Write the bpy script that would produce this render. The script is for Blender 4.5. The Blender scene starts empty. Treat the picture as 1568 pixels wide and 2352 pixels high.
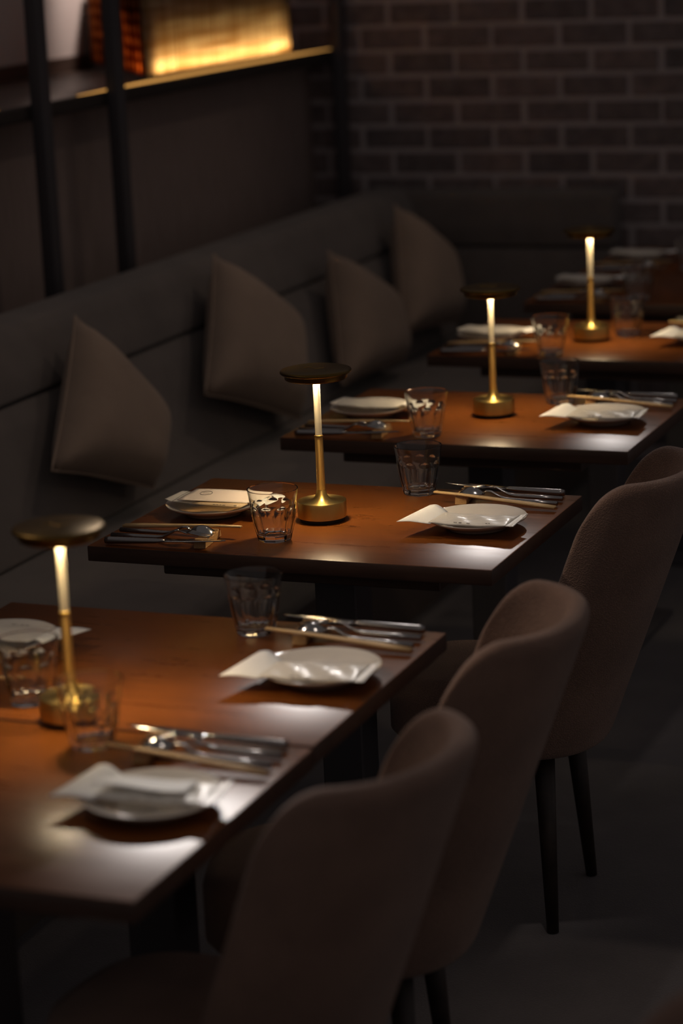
import bpy, bmesh, math, random
from mathutils import Vector, Matrix
random.seed(7)
S = bpy.context.scene
COL = S.collection
PI = math.pi

# ------------------------------------------------------------------ camera
def set_camera():
    p, y, r = 0.24175, 0.38993, -0.04546
    fw = Vector((-math.sin(y)*math.cos(p), math.cos(y)*math.cos(p), -math.sin(p)))
    rt = Vector((math.cos(y), math.sin(y), 0)); up = rt.cross(fw)
    c, s = math.cos(r), math.sin(r)
    rt, up = c*rt + s*up, -s*rt + c*up
    cam = bpy.data.cameras.new('camera'); o = bpy.data.objects.new('camera', cam); COL.objects.link(o)
    m = Matrix(((rt.x, up.x, -fw.x, 1.2591), (rt.y, up.y, -fw.y, -3.6934), (rt.z, up.z, -fw.z, 1.8231), (0, 0, 0, 1)))
    o.matrix_world = m
    cam.sensor_fit = 'VERTICAL'; cam.sensor_height = 36; cam.sensor_width = 24
    cam.lens = 5640.19/2352*36
    cam.clip_start = 0.05; cam.clip_end = 60
    cam.dof.use_dof = True
    cam.dof.focus_distance = 4.38; cam.dof.aperture_fstop = 2.5
    S.camera = o
set_camera()

# ------------------------------------------------------------------ world, lights, exposure
S.view_settings.view_transform = 'Standard'; S.view_settings.look = 'None'
S.view_settings.gamma = 1; S.view_settings.use_curve_mapping = False
S.view_settings.exposure = 0.0
w = bpy.data.worlds.new('world'); S.world = w; w.use_nodes = True
w.node_tree.nodes['Background'].inputs[0].default_value = (1.0, 0.89, 0.875, 1)
w.node_tree.nodes['Background'].inputs[1].default_value = 0.090

def spot(loc, target, power, size, blend=1.0, color=(1, .86, .74), radius=.03):
    l = bpy.data.lights.new('unseen_spot', 'SPOT'); l.energy = power; l.color = color
    l.spot_size = math.radians(size); l.spot_blend = blend; l.shadow_soft_size = radius
    o = bpy.data.objects.new('unseen_spot', l); COL.objects.link(o); o.location = loc
    d = Vector(target)-Vector(loc); o.rotation_euler = d.to_track_quat('-Z', 'Y').to_euler()
    return o
# one ceiling downlight per table, each a step further along the room and aimed back at its table
for (yc, pw, xs) in ((-1.14, 200, -1.05), (-.61, 72, -.95), (.275, 52, -.72), (1.17, 36, -.62), (2.12, 34, -.55), (2.95, 14, -.55)):
    ys = min(yc+2.7, 3.9)
    spot((xs, ys, 2.45), (.11, yc-.22, .75), pw, 8 if yc < -1 else 11, color=(1, .92, .87))
for (yc, pw) in ((-1.14, 7), (-.61, 9), (.275, 23), (1.17, 13), (2.12, 8)):  # added fill spots, one per table, to brighten the chair-side plates
    spot((.15, yc-.35, 2.6), (-.10, yc+.02, .75), pw, 17, color=(1, .88, .78), radius=.04)
# soft downlights over the banquette
for yb in (0.9, 2.0, 3.1, 4.0):
    spot((-.55, yb+.9, 2.65), (-1.35, yb-.15, .6), 7.6, 60, color=(1, .80, .64), radius=.05)
# added fill spot on the banquette side, brightening the inner chair backs
spot((-1.5, -.6, 2.5), (.30, -.35, .80), 48.0, 44, color=(1, .80, .64), radius=.06)

# ------------------------------------------------------------------ materials
def mat(name, color=(.5, .5, .5), rough=.5, metal=0, **kw):
    m = bpy.data.materials.new(name); m.use_nodes = True
    b = m.node_tree.nodes['Principled BSDF']
    b.inputs['Base Color'].default_value = (*color, 1); b.inputs['Roughness'].default_value = rough
    b.inputs['Metallic'].default_value = metal
    for k, v in kw.items():
        b.inputs[k.replace('_', ' ')].default_value = v
    return m
def N(m, t): return m.node_tree.nodes.new(t)
def L(m, a, b): m.node_tree.links.new(a, b)
def bsdf(m): return m.node_tree.nodes['Principled BSDF']
def ramp(m, fac, c0, c1, p0=0.0, p1=1.0):
    r = N(m, 'ShaderNodeValToRGB'); r.color_ramp.elements[0].color = (*c0, 1); r.color_ramp.elements[1].color = (*c1, 1)
    r.color_ramp.elements[0].position = p0; r.color_ramp.elements[1].position = p1
    L(m, fac, r.inputs[0]); return r
def bump(m, h, strength=.3, dist=.002):
    b = N(m, 'ShaderNodeBump'); b.inputs['Strength'].default_value = strength; b.inputs['Distance'].default_value = dist
    L(m, h, b.inputs['Height']); L(m, b.outputs[0], bsdf(m).inputs['Normal']); return b
def coords(m, scale=(1, 1, 1), kind='Object'):
    t = N(m, 'ShaderNodeTexCoord'); mp = N(m, 'ShaderNodeMapping'); mp.inputs['Scale'].default_value = scale
    L(m, t.outputs[kind], mp.inputs[0]); return mp.outputs[0]
def noise(m, vec, scale, detail=3, rough=.5):
    n = N(m, 'ShaderNodeTexNoise'); n.inputs['Scale'].default_value = scale; n.inputs['Detail'].default_value = detail
    n.inputs['Roughness'].default_value = rough; L(m, vec, n.inputs['Vector']); return n.outputs['Fac']

def wood(name, c0, c1, rough, sc=(1.2, 14, 14), bumpy=.05):
    m = mat(name, c0, rough)
    v = coords(m, sc); n = noise(m, v, 6, 6, .6)
    r = ramp(m, n, c0, c1, .3, .72); L(m, r.outputs[0], bsdf(m).inputs['Base Color'])
    r2 = ramp(m, n, (rough*.85,)*3, (rough*1.2,)*3); L(m, r2.outputs[0], bsdf(m).inputs['Roughness'])
    bump(m, n, bumpy, .0006); return m
def fabric(name, c0, c1, sc=900, strength=.5, rough=.95):
    m = mat(name, c0, rough); v = coords(m)
    wv = N(m, 'ShaderNodeTexVoronoi'); wv.inputs['Scale'].default_value = sc; L(m, v, wv.inputs['Vector'])
    n = noise(m, v, 9, 3)
    mx = N(m, 'ShaderNodeMath'); mx.operation = 'MULTIPLY_ADD'; L(m, wv.outputs['Distance'], mx.inputs[0]); mx.inputs[1].default_value = .5; L(m, n, mx.inputs[2])
    r = ramp(m, mx.outputs[0], c0, c1, .3, .95); L(m, r.outputs[0], bsdf(m).inputs['Base Color'])
    bump(m, wv.outputs['Distance'], strength, .0012)
    bsdf(m).inputs['Sheen Weight'].default_value = .15; bsdf(m).inputs['Sheen Roughness'].default_value = .5
    return m

M = {}
M['table'] = wood('table_walnut', (.13, .037, .0058), (.185, .0535, .0086), .28, (1.3, 9, 9), .02)
bsdf(M['table']).inputs['Specular IOR Level'].default_value = .22
M['table_edge_shade'] = wood('table_walnut_shaded', (.055, .029, .020), (.095, .050, .034), .40)  # darker walnut: shade on the tabletop sides is put into the colour
M['black_metal'] = mat('black_metal', (.085, .078, .084), .5, .2)
def turned(m, a=.85):
    t = N(m, 'ShaderNodeTangent'); t.direction_type = 'RADIAL'; t.axis = 'Z'; L(m, t.outputs[0], bsdf(m).inputs['Tangent'])
    bsdf(m).inputs['Anisotropic'].default_value = a; bsdf(m).inputs['Anisotropic Rotation'].default_value = .25
M['brass'] = mat('brushed_brass', (.76, .53, .16), .38, 1.0); turned(M['brass'])
M['brass_plain'] = mat('satin_brass', (.60, .38, .11), .30, 1.0)
M['brass_dark'] = mat('aged_brass', (.14, .085, .022), .40, 1.0); turned(M['brass_dark'], .3)
M['brass_rib'] = mat('ribbed_brass', (.70, .46, .15), .50, 1.0); turned(M['brass_rib'], .7)
wv_ = N(M['brass_rib'], 'ShaderNodeTexWave'); wv_.bands_direction = 'Z'; wv_.inputs['Scale'].default_value = 420
L(M['brass_rib'], coords(M['brass_rib']), wv_.inputs['Vector']); bump(M['brass_rib'], wv_.outputs['Fac'], .25, .0004)
M['stem'] = mat('frosted_acrylic', (.90, .80, .58), .28, .2,  IOR=1.49, Coat_Weight=.4)
M['rubber'] = mat('black_rubber', (.015, .014, .014), .7)
M['ceramic'] = mat('glazed_ceramic', (.74, .68, .60), .12, 0, Coat_Weight=.5, Coat_Roughness=.05)
M['paper'] = mat('white_paper', (.88, .87, .84), .75)
bump(M['paper'], noise(M['paper'], coords(M['paper']), 45, 4), .35, .003)
M['envelope'] = mat('ivory_envelope', (.72, .62, .54), .7)
M['card'] = mat('kraft_card', (.52, .38, .22), .75)
M['ink'] = mat('dark_ink', (.16, .13, .11), .7)
M['film'] = mat('clear_film', (.84, .79, .71), .32, 0, Transmission_Weight=.15, IOR=1.3, Coat_Weight=.15, Coat_Roughness=.12)
bump(M['film'], noise(M['film'], coords(M['film']), 38, 3, .55), .22, .003)
M['steel'] = mat('polished_steel', (.42, .40, .38), .13, 1.0)
M['steel_handle'] = mat('satin_steel', (.34, .32, .31), .24, 1.0)
M['bamboo'] = wood('pale_bamboo', (.55, .36, .16), (.70, .48, .24), .5, (3, 60, 60))
M['rest_wood'] = wood('rest_oak', (.40, .22, .08), (.58, .34, .14), .5, (60, 3, 60))
M['banq'] = fabric('banquette_fabric', (.105, .086, .076), (.152, .124, .109), 700, .35)
M['pillow'] = fabric('pillow_linen', (.24, .168, .122), (.33, .235, .172), 800, .35)
M['chair'] = fabric('chair_tweed', (.15, .088, .066), (.29, .178, .130), 420, 1.0)
M['leg'] = wood('dark_leg', (.02, .013, .01), (.04, .024, .017), .5)
M['plinth'] = mat('plinth_laminate', (.10, .075, .06), .6)
M['panel'] = wood('panel_veneer', (.26, .195, .17), (.36, .27, .24), .6, (14, 14, 1.2))
M['shelf'] = wood('shelf_wood', (.07, .046, .036), (.11, .072, .056), .35, (14, 1.2, 14))
M['shelf_lip'] = mat('dark_lip', (.035, .026, .022), .6, 0)
M['mortar'] = mat('mortar', (.50, .43, .42), .95)
bump(M['mortar'], noise(M['mortar'], coords(M['mortar']), 60, 5), .6, .004)
M['floor'] = fabric('dark_carpet', (.075, .066, .068), (.105, .092, .095), 300, .6)
def brick_mat():
    m = mat('dark_brick', (.2, .15, .14), .9); v = coords(m)
    g = N(m, 'ShaderNodeNewGeometry'); r = ramp(m, g.outputs['Random Per Island'], (.17, .145, .145), (.26, .205, .195))
    n = noise(m, v, 22, 5); mx = N(m, 'ShaderNodeMix'); mx.data_type = 'RGBA'; mx.blend_type = 'MULTIPLY'; mx.inputs[0].default_value = .7
    r2 = ramp(m, n, (.55, .5, .5), (1.2, 1.15, 1.1), .3, .7)
    L(m, r.outputs[0], mx.inputs[6]); L(m, r2.outputs[0], mx.inputs[7]); L(m, mx.outputs[2], bsdf(m).inputs['Base Color'])
    bump(m, n, .6, .005); return m
M['brick'] = brick_mat()
def emis(name, color, strength):
    m = bpy.data.materials.new(name); m.use_nodes = True; nt = m.node_tree; nt.nodes.clear()
    e = nt.nodes.new('ShaderNodeEmission'); o = nt.nodes.new('ShaderNodeOutputMaterial')
    e.inputs[0].default_value = (*color, 1); e.inputs[1].default_value = strength; nt.links.new(e.outputs[0], o.inputs[0]); return m
M['led'] = emis('led_ring', (1, .77, .46), 25)
M['led_core'] = emis('led_core', (1, .80, .52), 520)
M['strip'] = emis('lantern_strip', (1, .78, .48), 30)
def glass_mat():
    m = bpy.data.materials.new('clear_glass'); m.use_nodes = True; b = bsdf(m)
    b.inputs['Base Color'].default_value = (.97, .98, .97, 1); b.inputs['Roughness'].default_value = .0
    b.inputs['Transmission Weight'].default_value = 1; b.inputs['IOR'].default_value = 1.47; return m
M['glass'] = glass_mat()
def weave_mat(name, c0, c1, sc, trans=.75):
    # woven rattan: translucent, thick strands darker than the gaps between them
    m = bpy.data.materials.new(name); m.use_nodes = True; nt = m.node_tree; nt.nodes.clear()
    o = nt.nodes.new('ShaderNodeOutputMaterial'); t = nt.nodes.new('ShaderNodeTexCoord')
    n1 = nt.nodes.new('ShaderNodeTexNoise'); n2 = nt.nodes.new('ShaderNodeTexNoise')
    mp1 = nt.nodes.new('ShaderNodeMapping'); mp2 = nt.nodes.new('ShaderNodeMapping')
    mp1.inputs['Scale'].default_value = (sc, sc, sc*.05); mp2.inputs['Scale'].default_value = (sc*.05, sc*.05, sc)
    for mp, n in ((mp1, n1), (mp2, n2)):
        nt.links.new(t.outputs['Object'], mp.inputs[0]); nt.links.new(mp.outputs[0], n.inputs['Vector']); n.inputs['Scale'].default_value = 1; n.inputs['Detail'].default_value = 2
    mu = nt.nodes.new('ShaderNodeMath'); mu.operation = 'MULTIPLY'; nt.links.new(n1.outputs[0], mu.inputs[0]); nt.links.new(n2.outputs[0], mu.inputs[1])
    r = nt.nodes.new('ShaderNodeValToRGB'); r.color_ramp.elements[0].color = (*c0, 1); r.color_ramp.elements[1].color = (*c1, 1)
    r.color_ramp.elements[0].position = .14; r.color_ramp.elements[1].position = .42; nt.links.new(mu.outputs[0], r.inputs[0])
    tr = nt.nodes.new('ShaderNodeBsdfTranslucent'); df = nt.nodes.new('ShaderNodeBsdfDiffuse'); mx = nt.nodes.new('ShaderNodeMixShader')
    nt.links.new(r.outputs[0], tr.inputs[0]); nt.links.new(r.outputs[0], df.inputs[0]); mx.inputs[0].default_value = trans
    nt.links.new(df.outputs[0], mx.inputs[1]); nt.links.new(tr.outputs[0], mx.inputs[2]); nt.links.new(mx.outputs[0], o.inputs[0]); return m
M['weave'] = weave_mat('woven_shade', (.55, .36, .17), (.97, .84, .60), 70)
def lattice(name, c0, c1, sc):
    # open basket weave: flat strands in both directions, pale where light leaks through
    m = bpy.data.materials.new(name); m.use_nodes = True; nt = m.node_tree; nt.nodes.clear()
    o = nt.nodes.new('ShaderNodeOutputMaterial'); t = nt.nodes.new('ShaderNodeTexCoord'); ck = nt.nodes.new('ShaderNodeTexVoronoi')
    ck.inputs['Scale'].default_value = sc; ck.inputs['Randomness'].default_value = .25; nt.links.new(t.outputs['Object'], ck.inputs['Vector'])
    r = nt.nodes.new('ShaderNodeValToRGB'); r.color_ramp.elements[0].color = (*c1, 1); r.color_ramp.elements[1].color = (*c0, 1)
    r.color_ramp.elements[0].position = .25; r.color_ramp.elements[1].position = .55; nt.links.new(ck.outputs['Distance'], r.inputs[0])
    tr = nt.nodes.new('ShaderNodeBsdfTranslucent'); df = nt.nodes.new('ShaderNodeBsdfDiffuse'); mx = nt.nodes.new('ShaderNodeMixShader'); mx.inputs[0].default_value = .7
    for b_ in (tr, df): nt.links.new(r.outputs[0], b_.inputs[0])
    nt.links.new(df.outputs[0], mx.inputs[1]); nt.links.new(tr.outputs[0], mx.inputs[2]); nt.links.new(mx.outputs[0], o.inputs[0]); return m
M['weave_red'] = lattice('woven_red_shade', (.12, .022, .008), (.60, .26, .09), 28)
M['screen'] = mat('rice_paper', (.62, .54, .50), .9)
bump(M['screen'], noise(M['screen'], coords(M['screen'], (2, 2, 60)), 4, 3), .4, .003)

# ------------------------------------------------------------------ mesh helpers
def link(name, bm, m, parent=None, smooth=True, loc=None):
    me = bpy.data.meshes.new(name); bm.normal_update(); bm.to_mesh(me); bm.free()
    me.materials.append(m)
    if smooth:
        for p in me.polygons: p.use_smooth = True
    o = bpy.data.objects.new(name, me); COL.objects.link(o)
    if parent: o.parent = parent
    if loc: o.location = loc
    return o
def sharp(o, deg=35):
    # flat shading across hard edges
    me = o.data; bm = bmesh.new(); bm.from_mesh(me)
    for e in bm.edges:
        if len(e.link_faces) == 2 and e.calc_face_angle(0) > math.radians(deg): e.smooth = False
    bm.to_mesh(me); bm.free(); return o
def bx(bm, lo, hi, bev=0, seg=2):
    vs = bmesh.ops.create_cube(bm, size=1)['verts']
    c = (Vector(lo)+Vector(hi))/2; s = Vector(hi)-Vector(lo)
    for v in vs: v.co = Vector((v.co.x*s.x, v.co.y*s.y, v.co.z*s.z))+c
    if bev:
        es = list({e for v in vs for e in v.link_edges})
        bmesh.ops.bevel(bm, geom=es, offset=bev, segments=seg, affect='EDGES', profile=.5)
def box(name, lo, hi, m, parent=None, bev=0, seg=2):
    bm = bmesh.new(); bx(bm, lo, hi, bev, seg); return sharp(link(name, bm, m, parent))
def lathe_bm(prof, n=64, bm=None, close=False):
    bm = bm or bmesh.new(); rings = []
    for r, z in prof:
        if r < 1e-6: rings.append([bm.verts.new((0, 0, z))])
        else: rings.append([bm.verts.new((r*math.cos(2*PI*i/n), r*math.sin(2*PI*i/n), z)) for i in range(n)])
    pairs = list(zip(rings, rings[1:])) + ([(rings[-1], rings[0])] if close else [])
    for a, b in pairs:
        for i in range(n):
            j = (i+1) % n
            if len(a) == 1 and len(b) == 1: continue
            if len(a) == 1: bm.faces.new((a[0], b[j], b[i]))
            elif len(b) == 1: bm.faces.new((a[i], a[j], b[0]))
            else: bm.faces.new((a[i], a[j], b[j], b[i]))
    bmesh.ops.recalc_face_normals(bm, faces=bm.faces[:]); return bm
def lathe(name, prof, m, parent=None, n=64, loc=None, close=False, deg=40):
    return sharp(link(name, lathe_bm(prof, n, None, close), m, parent, True, loc), deg)
def tube_bm(pts, radii, n=10, bm=None, flat=1.0):
    # swept tube along pts; flat scales the vertical radius
    bm = bm or bmesh.new(); rings = []
    for i, p in enumerate(pts):
        p = Vector(p); a = Vector(pts[max(i-1, 0)]); b = Vector(pts[min(i+1, len(pts)-1)])
        t = (b-a).normalized(); side = t.cross(Vector((0, 0, 1)))
        side = Vector((0, 1, 0)) if side.length < 1e-4 else side.normalized(); up = side.cross(t).normalized()
        r = radii[i]; rv = r*flat if not isinstance(r, tuple) else r[1]; rh = r if not isinstance(r, tuple) else r[0]
        rings.append([bm.verts.new(p+side*rh*math.cos(2*PI*k/n)+up*rv*math.sin(2*PI*k/n)) for k in range(n)])
    for a, b in zip(rings, rings[1:]):
        for k in range(n):
            j = (k+1) % n; bm.faces.new((a[k], a[j], b[j], b[k]))
    bm.faces.new(rings[0][::-1]); bm.faces.new(rings[-1])
    bmesh.ops.recalc_face_normals(bm, faces=bm.faces[:]); return bm
def grid_bm(fn, nu, nv, bm=None, thick=0):
    bm = bm or bmesh.new()
    vs = [[bm.verts.new(fn(i/nu, j/nv)) for j in range(nv+1)] for i in range(nu+1)]
    for i in range(nu):
        for j in range(nv): bm.faces.new((vs[i][j], vs[i+1][j], vs[i+1][j+1], vs[i][j+1]))
    if thick:
        bm.normal_update(); bmesh.ops.solidify(bm, geom=bm.faces[:], thickness=thick)
    bmesh.ops.recalc_face_normals(bm, faces=bm.faces[:]); return bm
def prism(name, prof, a0, a1, m, parent=None, axis='y', bev=0, seg=3, smooth=True):
    bm = bmesh.new()
    P = (lambda u, z, a: (u, a, z)) if axis == 'y' else (lambda u, z, a: (a, u, z))
    A = [bm.verts.new(P(u, z, a0)) for u, z in prof]; B = [bm.verts.new(P(u, z, a1)) for u, z in prof]
    n = len(prof)
    for i in range(n):
        j = (i+1) % n; bm.faces.new((A[i], A[j], B[j], B[i]))
    bm.faces.new(A[::-1]); bm.faces.new(B); bmesh.ops.recalc_face_normals(bm, faces=bm.faces[:])
    if bev: bmesh.ops.bevel(bm, geom=bm.edges[:], offset=bev, segments=seg, affect='EDGES', profile=.5)
    return sharp(link(name, bm, m, parent, smooth), 50)
def tag(o, label, cat, group=None):
    o['label'] = label; o['category'] = cat
    if group: o['group'] = group
    return o
def empty(name, loc=(0, 0, 0), rz=0):
    o = bpy.data.objects.new(name, None); COL.objects.link(o); o.location = loc; o.rotation_euler = (0, 0, rz); o.empty_display_size = .05; return o
def structure(o): o['kind'] = 'structure'; return o
def copy_tree(o, parent=None):
    c = o.copy(); COL.objects.link(c)
    if parent: c.parent = parent
    for ch in list(o.children): copy_tree(ch, c)
    return c
USED = {}
def place(key, maker, loc, rz, label, cat, group):
    if key in USED: o = copy_tree(USED[key])
    else: o = maker(); USED[key] = o
    o.location = loc; o.rotation_euler = (0, 0, rz); return tag(o, label, cat, group)

# ------------------------------------------------------------------ setting
structure(box('floor', (-3.2, -5.5, -.08), (3.5, 4.4, 0), M['floor']))
def brick_wall():
    YW = 4.05
    root = structure(box('wall_back', (-2.6, YW, 0), (2.2, YW+.15, 2.7), M['mortar']))
    bm = bmesh.new(); ph = .082; pw = .231; mt = .017
    z0 = .75+.189
    for k in range(-11, 22):
        zc0 = z0+k*ph
        if zc0 < .01 or zc0 > 2.6: continue
        off = -1.675 if (k % 2 == 0) else -1.781+.0
        i = -5
        while True:
            x0 = off+i*pw
            if x0 > 1.9: break
            i += 1
            if x0 < -2.58: continue
            j = lambda: random.uniform(-.002, .002)
            d = random.uniform(.003, .007)
            bx(bm, (x0+mt/2+j(), YW-d, zc0+mt/2+j()), (x0+pw-mt/2+j(), YW+.02, zc0+ph-mt/2+j()), .003, 1)
    o = link('bricks', bm, M['brick'], root, False)
    return root
brick_wall()
structure(box('wall_left', (-2.6, -3.0, 0), (-1.965, 4.05, 1.32), M['panel']))
structure(box('wall_niche', (-2.6, -3.0, 1.32), (-2.44, 4.05, 2.7), M['panel']))

# wall shelf with its slim posts
sh = empty('wall_shelf', (-1.9, 3.0, 1.32))
def local(o, par):   # keep world placement when parenting to an empty with a location
    o.parent = par; o.matrix_parent_inverse = par.matrix_world.inverted() if False else Matrix.Translation(-Vector(par.location)); return o
tag(sh, 'long dark wooden wall shelf with amber glowing edge and slim black posts', 'shelf')
local(box('shelf_board', (-2.44, -2.9, 1.325), (-1.872, 4.045, 1.358), M['shelf'], None, .003), sh)
bm = bmesh.new(); bx(bm, (-1.872, -2.9, 1.322), (-1.858, 4.045, 1.362), .006, 4)
o = sharp(link('edge_lip', bm, M['shelf_lip']), 60); local(o, sh); pass
M['edge_glow'] = emis('edge_glow', (1, .48, .12), .85)  # amber emission for the tapered strips along the shelf edge
for ya, yb_ in ((1.2, 1.78), (2.2, 4.03)):
    bm = bmesh.new(); tube_bm([(-1.872, ya+(yb_-ya)*i/10, 1.3625) for i in range(11)], [.0008, .0035]+[.0052]*7+[.0035, .0008], 10, bm)
    o = link('glow_strip', bm, M['edge_glow']); local(o, sh); o['label'] = 'thin glowing amber strip along the shelf edge'
for y in (1.94, 2.365, 4.0):
    bm = bmesh.new(); bx(bm, (-1.857, y-.024, .3), (-1.820, y+.024, 2.7), .004, 2)
    local(sharp(link('post', bm, M['black_metal'])), sh)

# woven lantern on the shelf
def lantern(y0, y1, label, group):
    root = empty('lantern', (-2.0, (y0+y1)/2, 1.358))
    zb, zt = 1.377, 1.60
    xf, xb = -1.905, -2.40; ys = y0+.62   # slanted left side runs back to (xb, ys)
    def panel(name, pts, m):
        a, b = Vector(pts[0]), Vector(pts[1])
        bm = grid_bm(lambda u, v: (a.x+(b.x-a.x)*u, a.y+(b.y-a.y)*u, zb+(zt-zb)*v), 12, 6, None, .003)
        return local(link(name, bm, m), root)
    panel('front_shade', ((xf, y0), (xf, y1)), M['weave'])
    panel('side_shade', ((xb, ys), (xf, y0)), M['weave_red'])
    panel('end_shade', ((xf, y1), (xb, y1)), M['weave_red'])
    local(box('back_board', (xb-.006, ys, zb), (xb, y1, zt), M['shelf']), root)
    bm = bmesh.new()
    for z0, z1 in ((1.3585, zb), (zt, zt+.02)):
        prof = [(xf+.004, y0-.004), (xf+.004, y1+.004), (xb, y1+.004), (xb, ys)]
        A = [bm.verts.new((x, y, z0)) for x, y in prof]; B = [bm.verts.new((x, y, z1)) for x, y in prof]
        for i in range(4):
            j = (i+1) % 4; bm.faces.new((A[i], A[j], B[j], B[i]))
        bm.faces.new(A); bm.faces.new(B)
    bmesh.ops.recalc_face_normals(bm, faces=bm.faces[:])
    f = local(link('frame', bm, M['black_metal'], None, False), root)
    bm = bmesh.new(); bx(bm, (xf-.034, y0+.06, zb+.002), (xf-.020, y1-.012, zb+.012))
    local(link('light_strip', bm, M['strip'], None, False), root)
    bm = bmesh.new(); z = zb+.098  # unseen board added inside to keep light off the upper front
    pr = [(xf-.012, y0+.06), (xf-.012, y1-.01), (xf-.10, y1-.01), (xf-.10, y0+.20)]
    A = [bm.verts.new((x, y, z)) for x, y in pr]; B = [bm.verts.new((x, y, z+.006)) for x, y in pr]
    for i in range(4):
        j = (i+1) % 4; bm.faces.new((A[i], A[j], B[j], B[i]))
    bm.faces.new(A); bm.faces.new(B); bmesh.ops.recalc_face_normals(bm, faces=bm.faces[:])
    local(link('inner_light_block', bm, M['shelf'], None, False), root)
    return tag(root, label, 'lantern', group)
lantern(2.69, 3.76, 'glowing woven box lantern with red slanted side, right end of the wall shelf', None)

# rice paper screen at the back of the niche
sc = empty('paper_screen', (-2.42, 2.4, 1.40)); tag(sc, 'pale rice paper screen standing behind the shelf, left of the lantern', 'screen')
local(box('screen_paper', (-2.432, 1.2, 1.405), (-2.424, 3.36, 2.65), M['screen']), sc)
local(box('screen_rail', (-2.438, 1.2, 1.358), (-2.415, 3.36, 1.405), M['shelf']), sc)
spot((-2.10, 3.22, 2.25), (-2.43, 3.34, 1.5), 40, 44, color=(1, .82, .74), radius=.05)  # added unseen spot in the niche, brightening the paper screen

# ------------------------------------------------------------------ banquette
bq = empty('banquette', (-1.2, .7, 0)); tag(bq, 'long taupe upholstered corner banquette along the wall behind the tables', 'banquette')
Y0, Y1 = -2.6, 3.98
local(prism('plinth', [(-1.70, 0), (-.93, 0), (-.93, .27), (-1.70, .27)], Y0, Y1, M['plinth']), bq)
local(prism('seat_cushion', [(-1.52, .272), (-.875, .272), (-.865, .30), (-.865, .415), (-.89, .44), (-1.50, .445)], Y0, Y1, M['banq'], None, 'y', .012), bq)
local(prism('lower_backrest', [(-1.385, .447), (-1.44, .56), (-1.505, .70), (-1.535, .742), (-1.72, .742), (-1.62, .447)], Y0, Y1, M['banq'], None, 'y', .010), bq)
local(prism('upper_backrest', [(-1.532, .748), (-1.548, .80), (-1.585, .875), (-1.61, .902), (-1.70, .91), (-1.75, .89), (-1.75, .748)], Y0, Y1, M['banq'], None, 'y', .012), bq)
local(prism('return_lower_backrest', [(3.83, .447), (3.87, .60), (3.905, .716), (4.03, .716), (4.03, .447)], -1.60, -.885, M['banq'], None, 'x', .010), bq)
local(prism('return_upper_backrest', [(3.905, .722), (3.915, .79), (3.94, .875), (3.96, .895), (4.02, .90), (4.03, .722)], -1.66, -.885, M['banq'], None, 'x', .010), bq)

# ------------------------------------------------------------------ throw pillows (corner up, leaning on the backrest)
A_ = Vector((-1.6, 0, .905)); B_ = Vector((-1.40, 0, .44)); sv = (A_-B_).normalized(); nv = Vector((sv.z, 0, -sv.x))
def pillow(cs, label, tilt=0):
    # cs: top, right, bottom, left corners as (along wall, up the backrest)
    off = .085
    C = [B_+nv*off+Vector((0, y, 0))+sv*s for y, s in cs]
    cen = sum(C, Vector())/4
    lo = min(c.z for c in C)
    root = empty('throw_pillow', (cen.x, cen.y, lo))
    bm = bmesh.new(); n = 20
    def surf(side):
        def fn(u, v):
            a, b = u*2-1, v*2-1
            # pinch the middles of the edges so the corners stand out
            pu = a*(1-.05*(1-b*b)*abs(a)**3) if True else a; pv = b*(1-.05*(1-a*a)*abs(b)**3)
            U, V = (pu+1)/2, (pv+1)/2
            p = C[0]*(1-U)*(1-V)+C[1]*U*(1-V)+C[2]*U*V+C[3]*(1-U)*V
            h = ((1-a**4)*(1-b**4))**.62
            p = p+nv*side*h*(.092 if side > 0 else .062)
            return p-Vector(root.location)
        return fn
    grid_bm(surf(1), n, n, bm); grid_bm(surf(-1), n, n, bm)
    bmesh.ops.remove_doubles(bm, verts=bm.verts[:], dist=.0005)
    bmesh.ops.recalc_face_normals(bm, faces=bm.faces[:])
    link('cushion', bm, M['pillow'], root)
    bm = bmesh.new(); loop = []
    for k in range(4*n):
        e, t = divmod(k, n); t /= n
        a, b = ((-1+2*t, -1), (1, -1+2*t), (1-2*t, 1), (-1, 1-2*t))[e]
        pu = a*(1-.05*(1-b*b)*abs(a)**3); pv = b*(1-.05*(1-a*a)*abs(b)**3); U, V = (pu+1)/2, (pv+1)/2
        loop.append(C[0]*(1-U)*(1-V)+C[1]*U*(1-V)+C[2]*U*V+C[3]*(1-U)*V-Vector(root.location))
    tube_bm(loop+[loop[0]], [.0035]*(4*n+1), 6, bm)
    link('piping', bm, M['pillow'], root)
    return tag(root, label, 'pillow', 'throw pillows along the banquette')
pillow([(1.43, .47), (1.60, .15), (1.43, .02), (1.04, .16)], 'brown linen throw pillow on banquette, nearest of the four')
pillow([(2.25, .50), (2.54, .25), (2.32, -.0), (1.87, .17)], 'largest looking brown pillow, second from the front, behind the focused lamp')
pillow([(2.96, .40), (3.20, .21), (3.15, .01), (2.66, .03)], 'narrow looking brown pillow, third from the front on the banquette')
pillow([(3.59, .46), (3.78, .26), (3.69, .04), (3.22, .08)], 'farthest brown pillow beside the banquette corner')

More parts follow.
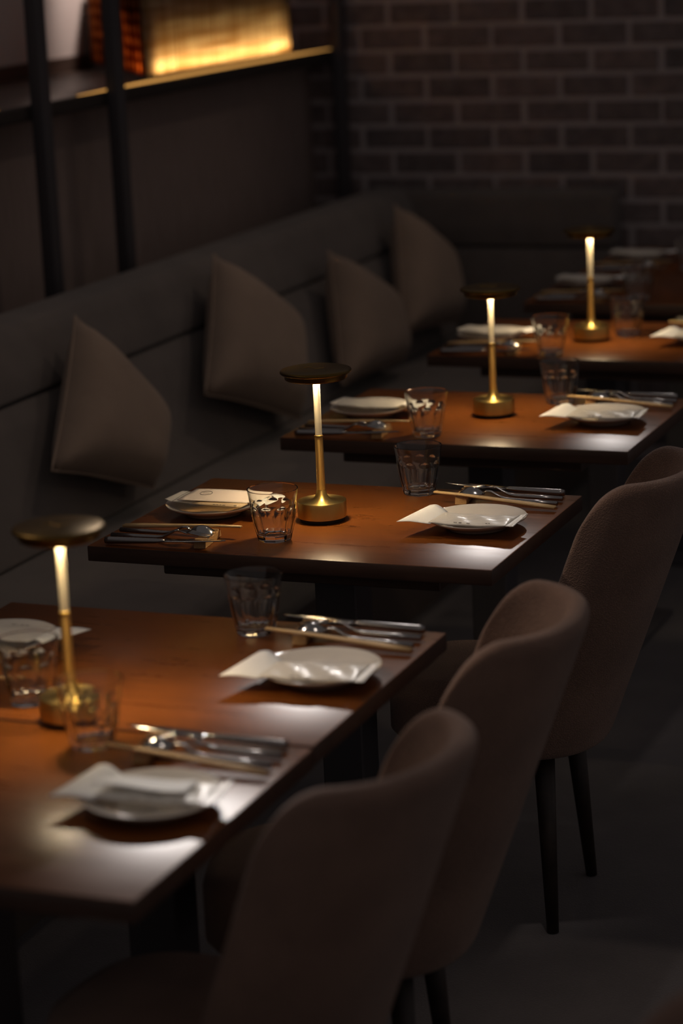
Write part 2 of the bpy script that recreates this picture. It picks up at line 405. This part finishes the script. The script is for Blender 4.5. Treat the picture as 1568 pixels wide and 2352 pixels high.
# ------------------------------------------------------------------ dining tables
TZ = .75
def make_table():
    def f():
        root = empty('dining_table')
        bm = bmesh.new(); bx(bm, (-.375, -.265, TZ-.028), (.375, .265, TZ), .0022, 2)
        o = sharp(link('tabletop', bm, M['table'], root)); o.data.materials.append(M['table_edge_shade'])
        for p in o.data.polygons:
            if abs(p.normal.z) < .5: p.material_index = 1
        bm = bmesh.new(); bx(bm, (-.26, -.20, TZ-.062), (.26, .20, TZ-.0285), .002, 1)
        sharp(link('apron', bm, M['table_edge_shade'], root))
        bm = bmesh.new(); bx(bm, (-.04, -.04, .014), (.04, .04, TZ-.0625), .003, 1)
        sharp(link('column', bm, M['black_metal'], root))
        bm = bmesh.new(); bx(bm, (-.12, -.17, .001), (.12, .17, .0135), .004, 2)
        sharp(link('foot_plate', bm, M['black_metal'], root))
        return root
    return f
# name -> centre, phrase that finds the table
T = {
 '1a': (-.327, -1.146, 'front table'),
 '1b': (-.330, -.608, 'second table'),
 '2': (-.375, .275, 'focused table'),
 '3': (-.390, 1.175, 'table behind focused one'),
 '4': (-.405, 2.125, 'table with rearmost lamp'),
 '5': (-.41, 2.92, 'table next to last'),
 '6': (-.41, 3.453, 'last table by bricks'),
}
LBL = {'1a': 'dark wooden table nearest the camera, cut off by the left edge',
 '1b': 'wooden table joined behind the nearest one, with the blurred tall lamp',
 '2': 'dark brown wooden table in sharp focus under the middle brass lamp',
 '3': 'blurred wooden table right behind the sharply focused one',
 '4': 'dim wooden table holding the rearmost brass lamp',
 '5': 'second to last dark table, directly behind the rearmost lamp',
 '6': 'last dark table before the brick wall'}
for k, (x, y, ph) in T.items():
    place('table', make_table(), (x, y, 0), 0, LBL[k], 'table', 'dining tables in a row')

# ------------------------------------------------------------------ table lamps
def make_lamp():
    root = empty('table_lamp')
    lathe('foot', [(0, .0004), (.0405, .0004), (.0405, .0062), (0, .0062)], M['rubber'], root)
    prof = [(0, .0064), (.0432, .0064), (.0444, .0072), (.0444, .0352), (.0438, .0364), (.0425, .0366), (.036, .0362), (.028, .0364), (.021, .0374), (.016, .0395), (.0125, .043), (.0102, .0475), (.0090, .0525), (.0085, .0555), (0, .0556)]
    b = lathe('base', prof, M['brass'], root, 96, None, False, 32); b['label'] = 'round brushed brass base'
    lathe('lower_stem', [(0, .0558), (.0078, .0558), (.0074, .153), (.0, .1532)], M['brass_rib'], root, 32)
    lathe('joint_ring', [(0, .1534), (.0078, .1534), (.0078, .1556), (.0068, .1562), (0, .1562)], M['brass_plain'], root, 32)
    u = lathe('glow_stem', [(0, .1564), (.0062, .1564), (.0063, .20), (.0066, .25), (.0074, .2555), (.0090, .2590), (.0090, .2725), (.0, .2727)], M['stem'], root, 32)
    u['label'] = 'glowing clear upper stem'
    s = lathe('shade', [(.0096, .2745), (.0300, .2745), (.0305, .2622), (.0330, .2616), (.049, .2618), (.0525, .2592), (.0545, .2588), (.0560, .2605), (.0562, .2665), (.0568, .2690), (.0625, .2697), (.0640, .2712), (.0641, .2732), (.0630, .2752), (.057, .2768), (.030, .2780), (0, .2784)], M['brass_dark'], root, 96, None, False, 60)
    bm = lathe_bm([(.0137, .2728), (.024, .2728), (.024, .2742), (.0137, .2742)], 48, None, True)
    link('light_ring', bm, M['led'], root)
    bm = lathe_bm([(.0097, .2728), (.0136, .2728), (.0136, .2740), (.0097, .2740)], 48, None, True)
    link('light_core', bm, M['led_core'], root)
    for k in range(3):   # the three lensed diodes that throw the pool of light down the stem
        l = bpy.data.lights.new('diode', 'SPOT'); l.energy = 1.25; l.color = (1, .76, .45)
        l.spot_size = math.radians(118); l.spot_blend = .8; l.shadow_soft_size = .003
        d = bpy.data.objects.new('diode', l); COL.objects.link(d); d.parent = root
        d.location = (.0185*math.cos(k*2*PI/3+.5), .0185*math.sin(k*2*PI/3+.5), .2700)
    bm = bmesh.new()
    pts = [(-.022+.0018*i, .006*math.sin(i*.33)-.002, .27862) for i in range(22)]
    tube_bm(pts, [.00045]*22, 6, bm); link('switch_mark', bm, M['brass_plain'], root)
    return root
for (x, y, rz, lab) in ((-.322, -.855, .3, 'blurred brass lamp nearest the camera at the left'),
                        (-.408, .272, 0, 'sharply focused brass table lamp with round flat shade'),
                        (-.391, 1.205, .5, 'third brass lamp from the front, slightly blurred'),
                        (-.437, 2.118, 1.0, 'rearmost and smallest looking brass lamp')):
    place('lamp', make_lamp, (x, y, TZ+.0003), rz, lab, 'lamp', 'brass table lamps')

# ------------------------------------------------------------------ tableware
def make_plate():
    prof = [(0, .0052), (.046, .0052), (.050, .0010), (.0525, .0006), (.0545, .0014), (.058, .0052), (.068, .0090), (.080, .0146), (.0872, .0186), (.0884, .0200), (.0880, .0212), (.0868, .0210), (.078, .0172), (.066, .0124), (.056, .0096), (.048, .0086), (.030, .0082), (0, .0082)]
    return lathe('side_plate', prof, M['ceramic'], None, 96, None, False, 70)

def make_glass():
    n = 108; H = .0925
    def R(z):
        pts = [(0, .0292), (.008, .0312), (.030, .0372), (.045, .0396), (.055, .0404), (.066, .0410), (.080, .0428), (.0925, .0452)]
        for (a, ra), (b, rb) in zip(pts, pts[1:]):
            if z <= b: return ra+(rb-ra)*(z-a)/(b-a)
        return pts[-1][1]
    def Apo(z):   # distance of the flat facets from the axis
        pts = [(0, .0276), (.008, .0292), (.030, .0345), (.045, .0368), (.055, .0380), (.062, .0394), (.066, .0410), (.0925, .06)]
        for (a, ra), (b, rb) in zip(pts, pts[1:]):
            if z <= b: return ra+(rb-ra)*(z-a)/(b-a)
        return .06
    bm = bmesh.new(); zs = [0.0006, .002, .005, .008, .014, .022, .03, .036, .042, .048, .053, .057, .060, .062, .0635, .065, .067, .071, .076, .082, .088, .0915]
    F = 9
    def ring(rf, z): return [bm.verts.new((rf(2*PI*i/n, z)*math.cos(2*PI*i/n), rf(2*PI*i/n, z)*math.sin(2*PI*i/n), z)) for i in range(n)]
    def outer(th, z):
        ph = (th % (2*PI/F))-PI/F
        return min(R(z), Apo(z)/math.cos(ph))
    rings = [ring(lambda t, z: outer(t, .0006)-.0012, 0.0)]
    rings += [ring(outer, z) for z in zs]
    rings.append(ring(lambda t, z: R(H)-.0005, .0924)); rings.append(ring(lambda t, z: R(H)-.0014, .0924))
    inner = lambda z: (lambda t, zz: R(z)-.0021-.0022*max(0, 1-z/.07))
    for z in (.0915, .085, .075, .065, .055, .045, .032, .022, .016, .0125): rings.append(ring(inner(z), z))
    rings.append(ring(lambda t, z: .0225, .0108)); rings.append(ring(lambda t, z: .012, .0098))
    for a, b in zip(rings, rings[1:]):
        for i in range(n):
            j = (i+1) % n; bm.faces.new((a[i], a[j], b[j], b[i]))
    c0 = bm.verts.new((0, 0, .0018)); c1 = bm.verts.new((0, 0, .0095))
    for i in range(n):
        j = (i+1) % n
        bm.faces.new((c0, rings[0][j], rings[0][i])); bm.faces.new((c1, rings[-1][i], rings[-1][j]))
    bmesh.ops.recalc_face_normals(bm, faces=bm.faces[:])
    return sharp(link('drinking_glass', bm, M['glass']), 14)

def make_rest():
    # long wooden block with slots for the cutlery, origin at its middle
    bm = bmesh.new()
    prof = [(-.046, .0), (-.042, .014), (-.030, .0165), (-.027, .0125), (-.016, .0125), (-.013, .0165), (-.006, .0165), (-.003, .0125), (.008, .0125), (.011, .0165), (.018, .0165), (.021, .0125), (.031, .0125), (.034, .0165), (.043, .014), (.046, .0)]
    A = [bm.verts.new((-.011, y, z)) for y, z in prof]; B = [bm.verts.new((.011, y, z)) for y, z in prof]
    n = len(prof)
    for i in range(n):
        j = (i+1) % n; bm.faces.new((A[i], A[j], B[j], B[i]))
    bm.faces.new(A); bm.faces.new(B); bmesh.ops.recalc_face_normals(bm, faces=bm.faces[:])
    bmesh.ops.bevel(bm, geom=bm.edges[:], offset=.0008, segments=1, affect='EDGES')
    return link('cutlery_rest', bm, M['rest_wood'], None, False)
def make_sticks():
    # joined pair of wooden chopsticks along +x, tip at origin side
    bm = bmesh.new()
    for s in (-1, 1):
        pts = [(0, s*.0021, .0195), (.05, s*.0024, .0178), (.12, s*.0030, .0136), (.20, s*.0036, .0086), (.238, s*.0036, .0062)]
        tube_bm(pts, [.0019, .0022, .0028, .0034, .0030], 8, bm)
    return link('chopsticks', bm, M['bamboo'])
def handle_pts(x0, x1, z0, z1, n=8, arch=.0):
    return [(x0+(x1-x0)*i/n, 0, z0+(z1-z0)*i/n+arch*math.sin(PI*i/n)) for i in range(n+1)]
def make_spoon():
    root = empty('spoon')
    # bowl face down: an egg-shaped dome with its tip on the rest
    def fn(u, v):
        th = v*2*PI; r = u
        x = .026*r*math.cos(th); y = .0185*r*math.sin(th)*(1-.18*math.cos(th)*r)
        return (.028+x, y, .0135+.0125*(1-r*r)+.03*x)
    bm = grid_bm(fn, 10, 36, None)
    bmesh.ops.remove_doubles(bm, verts=bm.verts[:], dist=.0002); bm.normal_update()
    bmesh.ops.solidify(bm, geom=bm.faces[:], thickness=.0012)
    link('bowl', bm, M['steel'], root)
    pts = [(.050, 0, .0160), (.058, 0, .0205), (.068, 0, .0195), (.080, 0, .0135), (.092, 0, .0085), (.105, 0, .0070), (.15, 0, .0062), (.196, 0, .0060)]
    bm = tube_bm(pts, [(.005, .0012), (.0038, .0017), (.0030, .0020), (.0030, .0022), (.0034, .0028), (.0046, .0034), (.0056, .0040), (.0054, .0042)], 12)
    link('handle', bm, M['steel_handle'], root)
    return root
def make_fork():
    root = empty('fork')
    bm = bmesh.new()
    for k in range(4):
        y = (k-1.5)*.0052
        tube_bm([(0, y, .0150), (.018, y, .0172), (.036, y*1.03, .0200), (.044, y*.9, .0212)], [.0009, .0012, .0014, .0014], 6, bm)
    grid_bm(lambda u, v: (.042+.024*u, (v-.5)*.0205*(1-.78*u**1.6), .0206+.0022*math.sin(u*PI*.7)), 8, 6, bm, .0016)
    link('tines', bm, M['steel'], root)
    pts = [(.062, 0, .0222), (.070, 0, .0205), (.082, 0, .0140), (.094, 0, .0086), (.106, 0, .0072), (.15, 0, .0064), (.196, 0, .0062)]
    bm = tube_bm(pts, [(.0030, .0016), (.0028, .0020), (.0030, .0022), (.0036, .0030), (.0046, .0036), (.0056, .0042), (.0054, .0044)], 12)
    link('handle', bm, M['steel_handle'], root)
    return root
def make_knife():
    root = empty('table_knife')
    bm = grid_bm(lambda u, v: (.118*u, (v-.5)*(.003+.015*min(1, u*2.2)**.6), .0178-.0055*u), 14, 4, None, .0014)
    link('blade', bm, M['steel'], root)
    pts = [(.116, 0, .0118), (.124, 0, .0112), (.134, 0, .0104), (.17, 0, .0090), (.222, 0, .0074), (.230, 0, .0070)]
    bm = tube_bm(pts, [(.0042, .0022), (.0060, .0034), (.0064, .0046), (.0068, .0056), (.0074, .0066), (.0066, .0060)], 14)
    link('handle', bm, M['steel_handle'], root)
    return root

def sag(x):  # resting height of a packet across the plate (origin at plate centre, x in -.10...10)
    return .0224-.0050*max(0, 1-(x/.085)**2)-.10*max(0, -x-.090)**1.0
def make_packet(open_tab=True):
    # clear towel packet lying across the near half of the plate, white tab overhanging to -x
    def f():
        root = empty('towel_packet')
        Lx0, Lx1, W0 = -.062, .082, .040
        def shell(side):
            def fn(u, v):
                x = Lx0+(Lx1-Lx0)*u; a = u*2-1; b = v*2-1
                h = max(0, (1-abs(a)**3.2)*(1-b*b))**.6
                y = b*W0*(1-.05*(1-a*a))
                wr = .0016*math.sin(a*9+b*4)*h+.0010*math.sin(b*13-a*6)*h
                return (x, y, sag(x)+.0034+side*h*(.0058 if side > 0 else .003)+wr)
            return fn
        bm = bmesh.new(); grid_bm(shell(1), 26, 16, bm); grid_bm(shell(-1), 26, 16, bm)
        bmesh.ops.remove_doubles(bm, verts=bm.verts[:], dist=.0002); bmesh.ops.recalc_face_normals(bm, faces=bm.faces[:])
        o = link('wrapper', bm, M['film'], root); o['label'] = 'crinkled clear wrapper'
        def tab(u, v):
            x = -.108+.052*u; z = 1 if True else 0
            y = -.044+.086*v+.006*(1-u)*(v-.5)+(.012*(1-u)*(v))
            return (x-.010*(1-v)*(1-u)+.012*v*(1-u), y, sag(x)+.0030+.004*math.sin(u*PI)*v+.006*(1-u)*v)
        bm = grid_bm(tab, 10, 8, None, .0007); o = link('paper_tab', bm, M['paper'], root); o['label'] = 'white paper end'
        bm = bmesh.new()
        def seal(u, v):
            x = .081+.013*u; y = (v-.5)*.080
            zz = .0006*math.sin(u*5*2*PI)
            e = .0016*(1 if int(v*24) % 2 else -1)*u
            return (x+e, y, sag(.082)+.0034+zz+.004*u*v)
        grid_bm(seal, 12, 24, bm, .0005); link('crimped_seal', bm, M['film'], root)
        for (x0, x1, y0) in ((-.016, -.010, -.034), (-.007, -.002, -.0335), (.008, .014, -.035), (.042, .0455, -.0325), (.0475, .0500, -.0325)):
            zz = lambda x: sag(x)+.0075
            bm = bmesh.new(); bx(bm, (x0, y0-.0005, zz(x0)-.0005), (x1, y0+.0005, zz(x0)+.0003)); link('print_mark', bm, M['ink'], root)
        return root
    return f
def make_napkin():
    # folded white paper napkin laid over the packet
    def fn(u, v):
        x = -.068+.125*u; y = -.036+.042*v
        return (x+.02*v*(1-u), y, sag(x)+.0102+.0012*math.sin(u*6)+.0012*math.sin(v*5+u*3)+.0016*(1-v))
    bm = grid_bm(fn, 18, 8, None, .0009)
    return link('paper_napkin', bm, M['paper'])
def make_envelope():
    root = empty('paper_envelope')
    def fn(u, v): return (-.066+.150*u+.010*v, -.030+.074*v, .0305+.0012*math.sin(u*4)*(v)+.003*v-.002*u)
    bm = grid_bm(fn, 14, 8, None, .0008); link('sleeve', bm, M['envelope'], root)
    # ring mark with a scribble in it
    bm = bmesh.new(); cx, cy = -.026, .016
    zf = lambda x, y: fn((x+.066-.010*((y+.030)/.074))/.150, (y+.030)/.074)[2]+.0004
    pts = [(cx+.0115*math.cos(t*2*PI/28), cy+.0115*math.sin(t*2*PI/28)) for t in range(29)]
    tube_bm([(x, y, zf(x, y)) for x, y in pts], [.00045]*29, 5, bm)
    for k in range(5):
        x = cx-.0052+.0026*k; tube_bm([(x, cy-.0016, zf(x, cy)), (x+.0008, cy+.0018, zf(x, cy))], [.0004]*2, 5, bm)
    o = link('ring_mark', bm, M['ink'], root); o['label'] = 'small printed ring with lettering'
    return root
def make_card():
    root = empty('paper_card')
    def fn(u, v): return (-.05+.105*u, -.046+.050*v, .0290+.0008*u)
    bm = grid_bm(fn, 6, 4, None, .0006); link('card_sheet', bm, M['card'], root)
    for k, (a, b) in enumerate(((.0, .004), (.007, .011), (.014, .0165), (.020, .025))):
        bm = bmesh.new(); bx(bm, (a-.005, -.043, .0297), (b-.005, -.0405, .0302)); link('print_mark', bm, M['ink'], root)
    bm = bmesh.new(); bx(bm, (.038, -.042, .0300), (.043, -.039, .0305)); link('print_mark', bm, M['ink'], root)
    return root

# settings: table key, side, plate (x, y), glass (x, y)
SET = [
 ('1a', 'R', (-.060, -1.137), (-.243, -.945)),
 ('1b', 'L', (-.590, -.580), (-.417, -.799)),
 ('1b', 'R', (-.055, -.602), (-.242, -.408)),
 ('2', 'L', (-.626, .278), (-.437, .121)),
 ('2', 'R', (-.115, .276), (-.304, .498)),
 ('3', 'L', (-.655, 1.160), (-.463, .985)),
 ('3', 'R', (-.138, 1.180), (-.287, 1.354)),
 ('4', 'L', (-.684, 2.082), (-.477, 1.906)),
 ('4', 'R', (-.150, 2.126), (-.366, 2.192)),
 ('5', 'L', (-.688, 2.940), (-.480, 2.725)),
 ('6', 'L', (-.672, 3.446), (-.470, 3.270)),
]
SIDE = {'L': 'banquette side of', 'R': 'chair side of'}
PH = {k: v[2] for k, v in T.items()}
for (k, sd, pl, gl) in SET:
    x, y, _ = T[k]; rz = 0 if sd == 'R' else PI; s = 1 if sd == 'R' else -1
    w_ = f"{SIDE[sd]} {PH[k]}"
    P = lambda dx, dy: (x+s*dx, y+s*dy)
    jt = random.uniform(-.04, .04)
    place('plate', make_plate, (*pl, TZ+.0002), jt, f'white glazed side plate, {w_}', 'plate', 'side plates')
    place('glass', make_glass, (*gl, TZ+.0004), random.uniform(0, .7), f'clear faceted tumbler, {w_}', 'glass', 'faceted tumblers')
    # packet lies over the diner's near half of the plate for the chair side
    prz = random.uniform(-.06, .06)
    if sd == 'R':
        place('packet', make_packet(), (pl[0], pl[1]-(.004 if k == '1a' else .042), TZ+.0022), prz, f'wrapped towel packet on plate, {w_}', 'towel packet', 'wrapped towel packets')
    else:
        place('packet', make_packet(), (pl[0]+.012, pl[1]+.006, TZ+.0022), PI+prz, f'wrapped towel packet on plate, {w_}', 'towel packet', 'wrapped towel packets')
    if (k, sd) in (('1a', 'R'),):
        place('napkin', make_napkin, (pl[0]-.004, pl[1]+.010, TZ+.0045), .05, f'bright folded white napkin on plate, {w_}', 'napkin', None)
    if (k, sd) == ('2', 'L'):
        place('card', make_card, (pl[0]+.035, pl[1]-.016, TZ+.0015), -.1, 'tan printed card under the envelope on the focused table', 'card', None)
        place('envelope', make_envelope, (pl[0]+.012, pl[1]-.012, TZ+.0035), .06, 'ivory paper envelope with small ring mark, on the focused table', 'envelope', None)
    place('rest', make_rest, (*P(.172, .197), TZ+.0003), rz+(.12 if k in '2' else random.uniform(.05, .2)), f'small slotted wooden cutlery rest, {w_}', 'cutlery rest', 'wooden cutlery rests')
    place('sticks', make_sticks, (*P(.124, .158), TZ+.0014), rz-.07+random.uniform(-.02, .02), f'pale joined chopsticks, {w_}', 'chopsticks', 'chopsticks on rests')
    place('spoon', make_spoon, (*P(.160, .186), TZ+.0008), rz-.08, f'steel spoon lying face down, {w_}', 'spoon', 'spoons on rests')
    place('fork', make_fork, (*P(.158, .212), TZ+.0006), rz-.02, f'steel fork, {w_}', 'fork', 'forks on rests')
    place('knife', make_knife, (*P(.116, .243), TZ+.0006), rz+.02, f'steel table knife, {w_}', 'knife', 'knives on rests')

# ------------------------------------------------------------------ dining chairs
def make_chair():
    root = empty('dining_chair')
    zt, zb = .846, .33; nt, ns = 48, 18; n = 2.25
    bm = bmesh.new()
    def fn(u, v):
        t = u*2-1; a = t*PI/2
        t0 = .72; k = max(0, (abs(t)-t0)/(1-t0))
        top = zt-.084*(1-math.sqrt(max(0, 1-k**2.4)))
        z = zb+(top-zb)*v
        h = zt-z
        xb = -.36*h; d = .140+.02*h; w_ = .166-.02*h
        c, s_ = math.cos(a), math.sin(a)
        return (xb-d*(1-max(0, c)**(2/n)), w_*math.copysign(abs(s_)**(2/n), s_), z)
    grid_bm(fn, nt, ns, bm); bm.normal_update()
    o = link('backrest', bm, M['chair'], root)
    m1 = o.modifiers.new('thick', 'SOLIDIFY'); m1.thickness = .034; m1.offset = 0
    m2 = o.modifiers.new('round', 'SUBSURF'); m2.levels = 1; m2.render_levels = 2
    # seat cushion
    bm = bmesh.new(); rings = []
    N_ = 48
    for (sc_, z) in ((0, .335), (.93, .335), (1.0, .352), (1.0, .43), (.965, .452), (.85, .462), (0, .466)):
        if sc_ == 0: rings.append([bm.verts.new((-.375, 0, z))]); continue
        rr = []
        for i in range(N_):
            a = 2*PI*i/N_; c, s_ = math.cos(a), math.sin(a)
            rr.append(bm.verts.new((-.375+.190*sc_*math.copysign(abs(c)**(2/3.2), c), .150*sc_*math.copysign(abs(s_)**(2/3.2), s_), z)))
        rings.append(rr)
    for a, b in zip(rings, rings[1:]):
        for i in range(N_):
            j = (i+1) % N_
            if len(a) == 1: bm.faces.new((a[0], b[j], b[i]))
            elif len(b) == 1: bm.faces.new((a[i], a[j], b[0]))
            else: bm.faces.new((a[i], a[j], b[j], b[i]))
    bmesh.ops.recalc_face_normals(bm, faces=bm.faces[:]); link('seat', bm, M['chair'], root)
    for sx, sy in ((-1, -1), (-1, 1), (1, -1), (1, 1)):
        pts = [(-.345+sx*.085, sy*.10, .336), (-.345+sx*.105, sy*.14, .001)]
        link('leg', tube_bm(pts, [.020, .011], 12), M['leg'], root)
    return root
for (x, y, rz, lab) in ((.320, -1.112, -.124, 'brown tweed tub chair nearest the camera, at the front table'),
                        (.300, -.491, .150, 'brown tub chair second from the front'),
                        (.244, .414, .029, 'brown tweed tub chair at the sharply focused table'),
                        (.86, -1.50, -.1, 'dark tub chair cropped by the lower right corner')):
    place('chair', make_chair, (x, y, 0), rz, lab, 'chair', 'tub dining chairs')
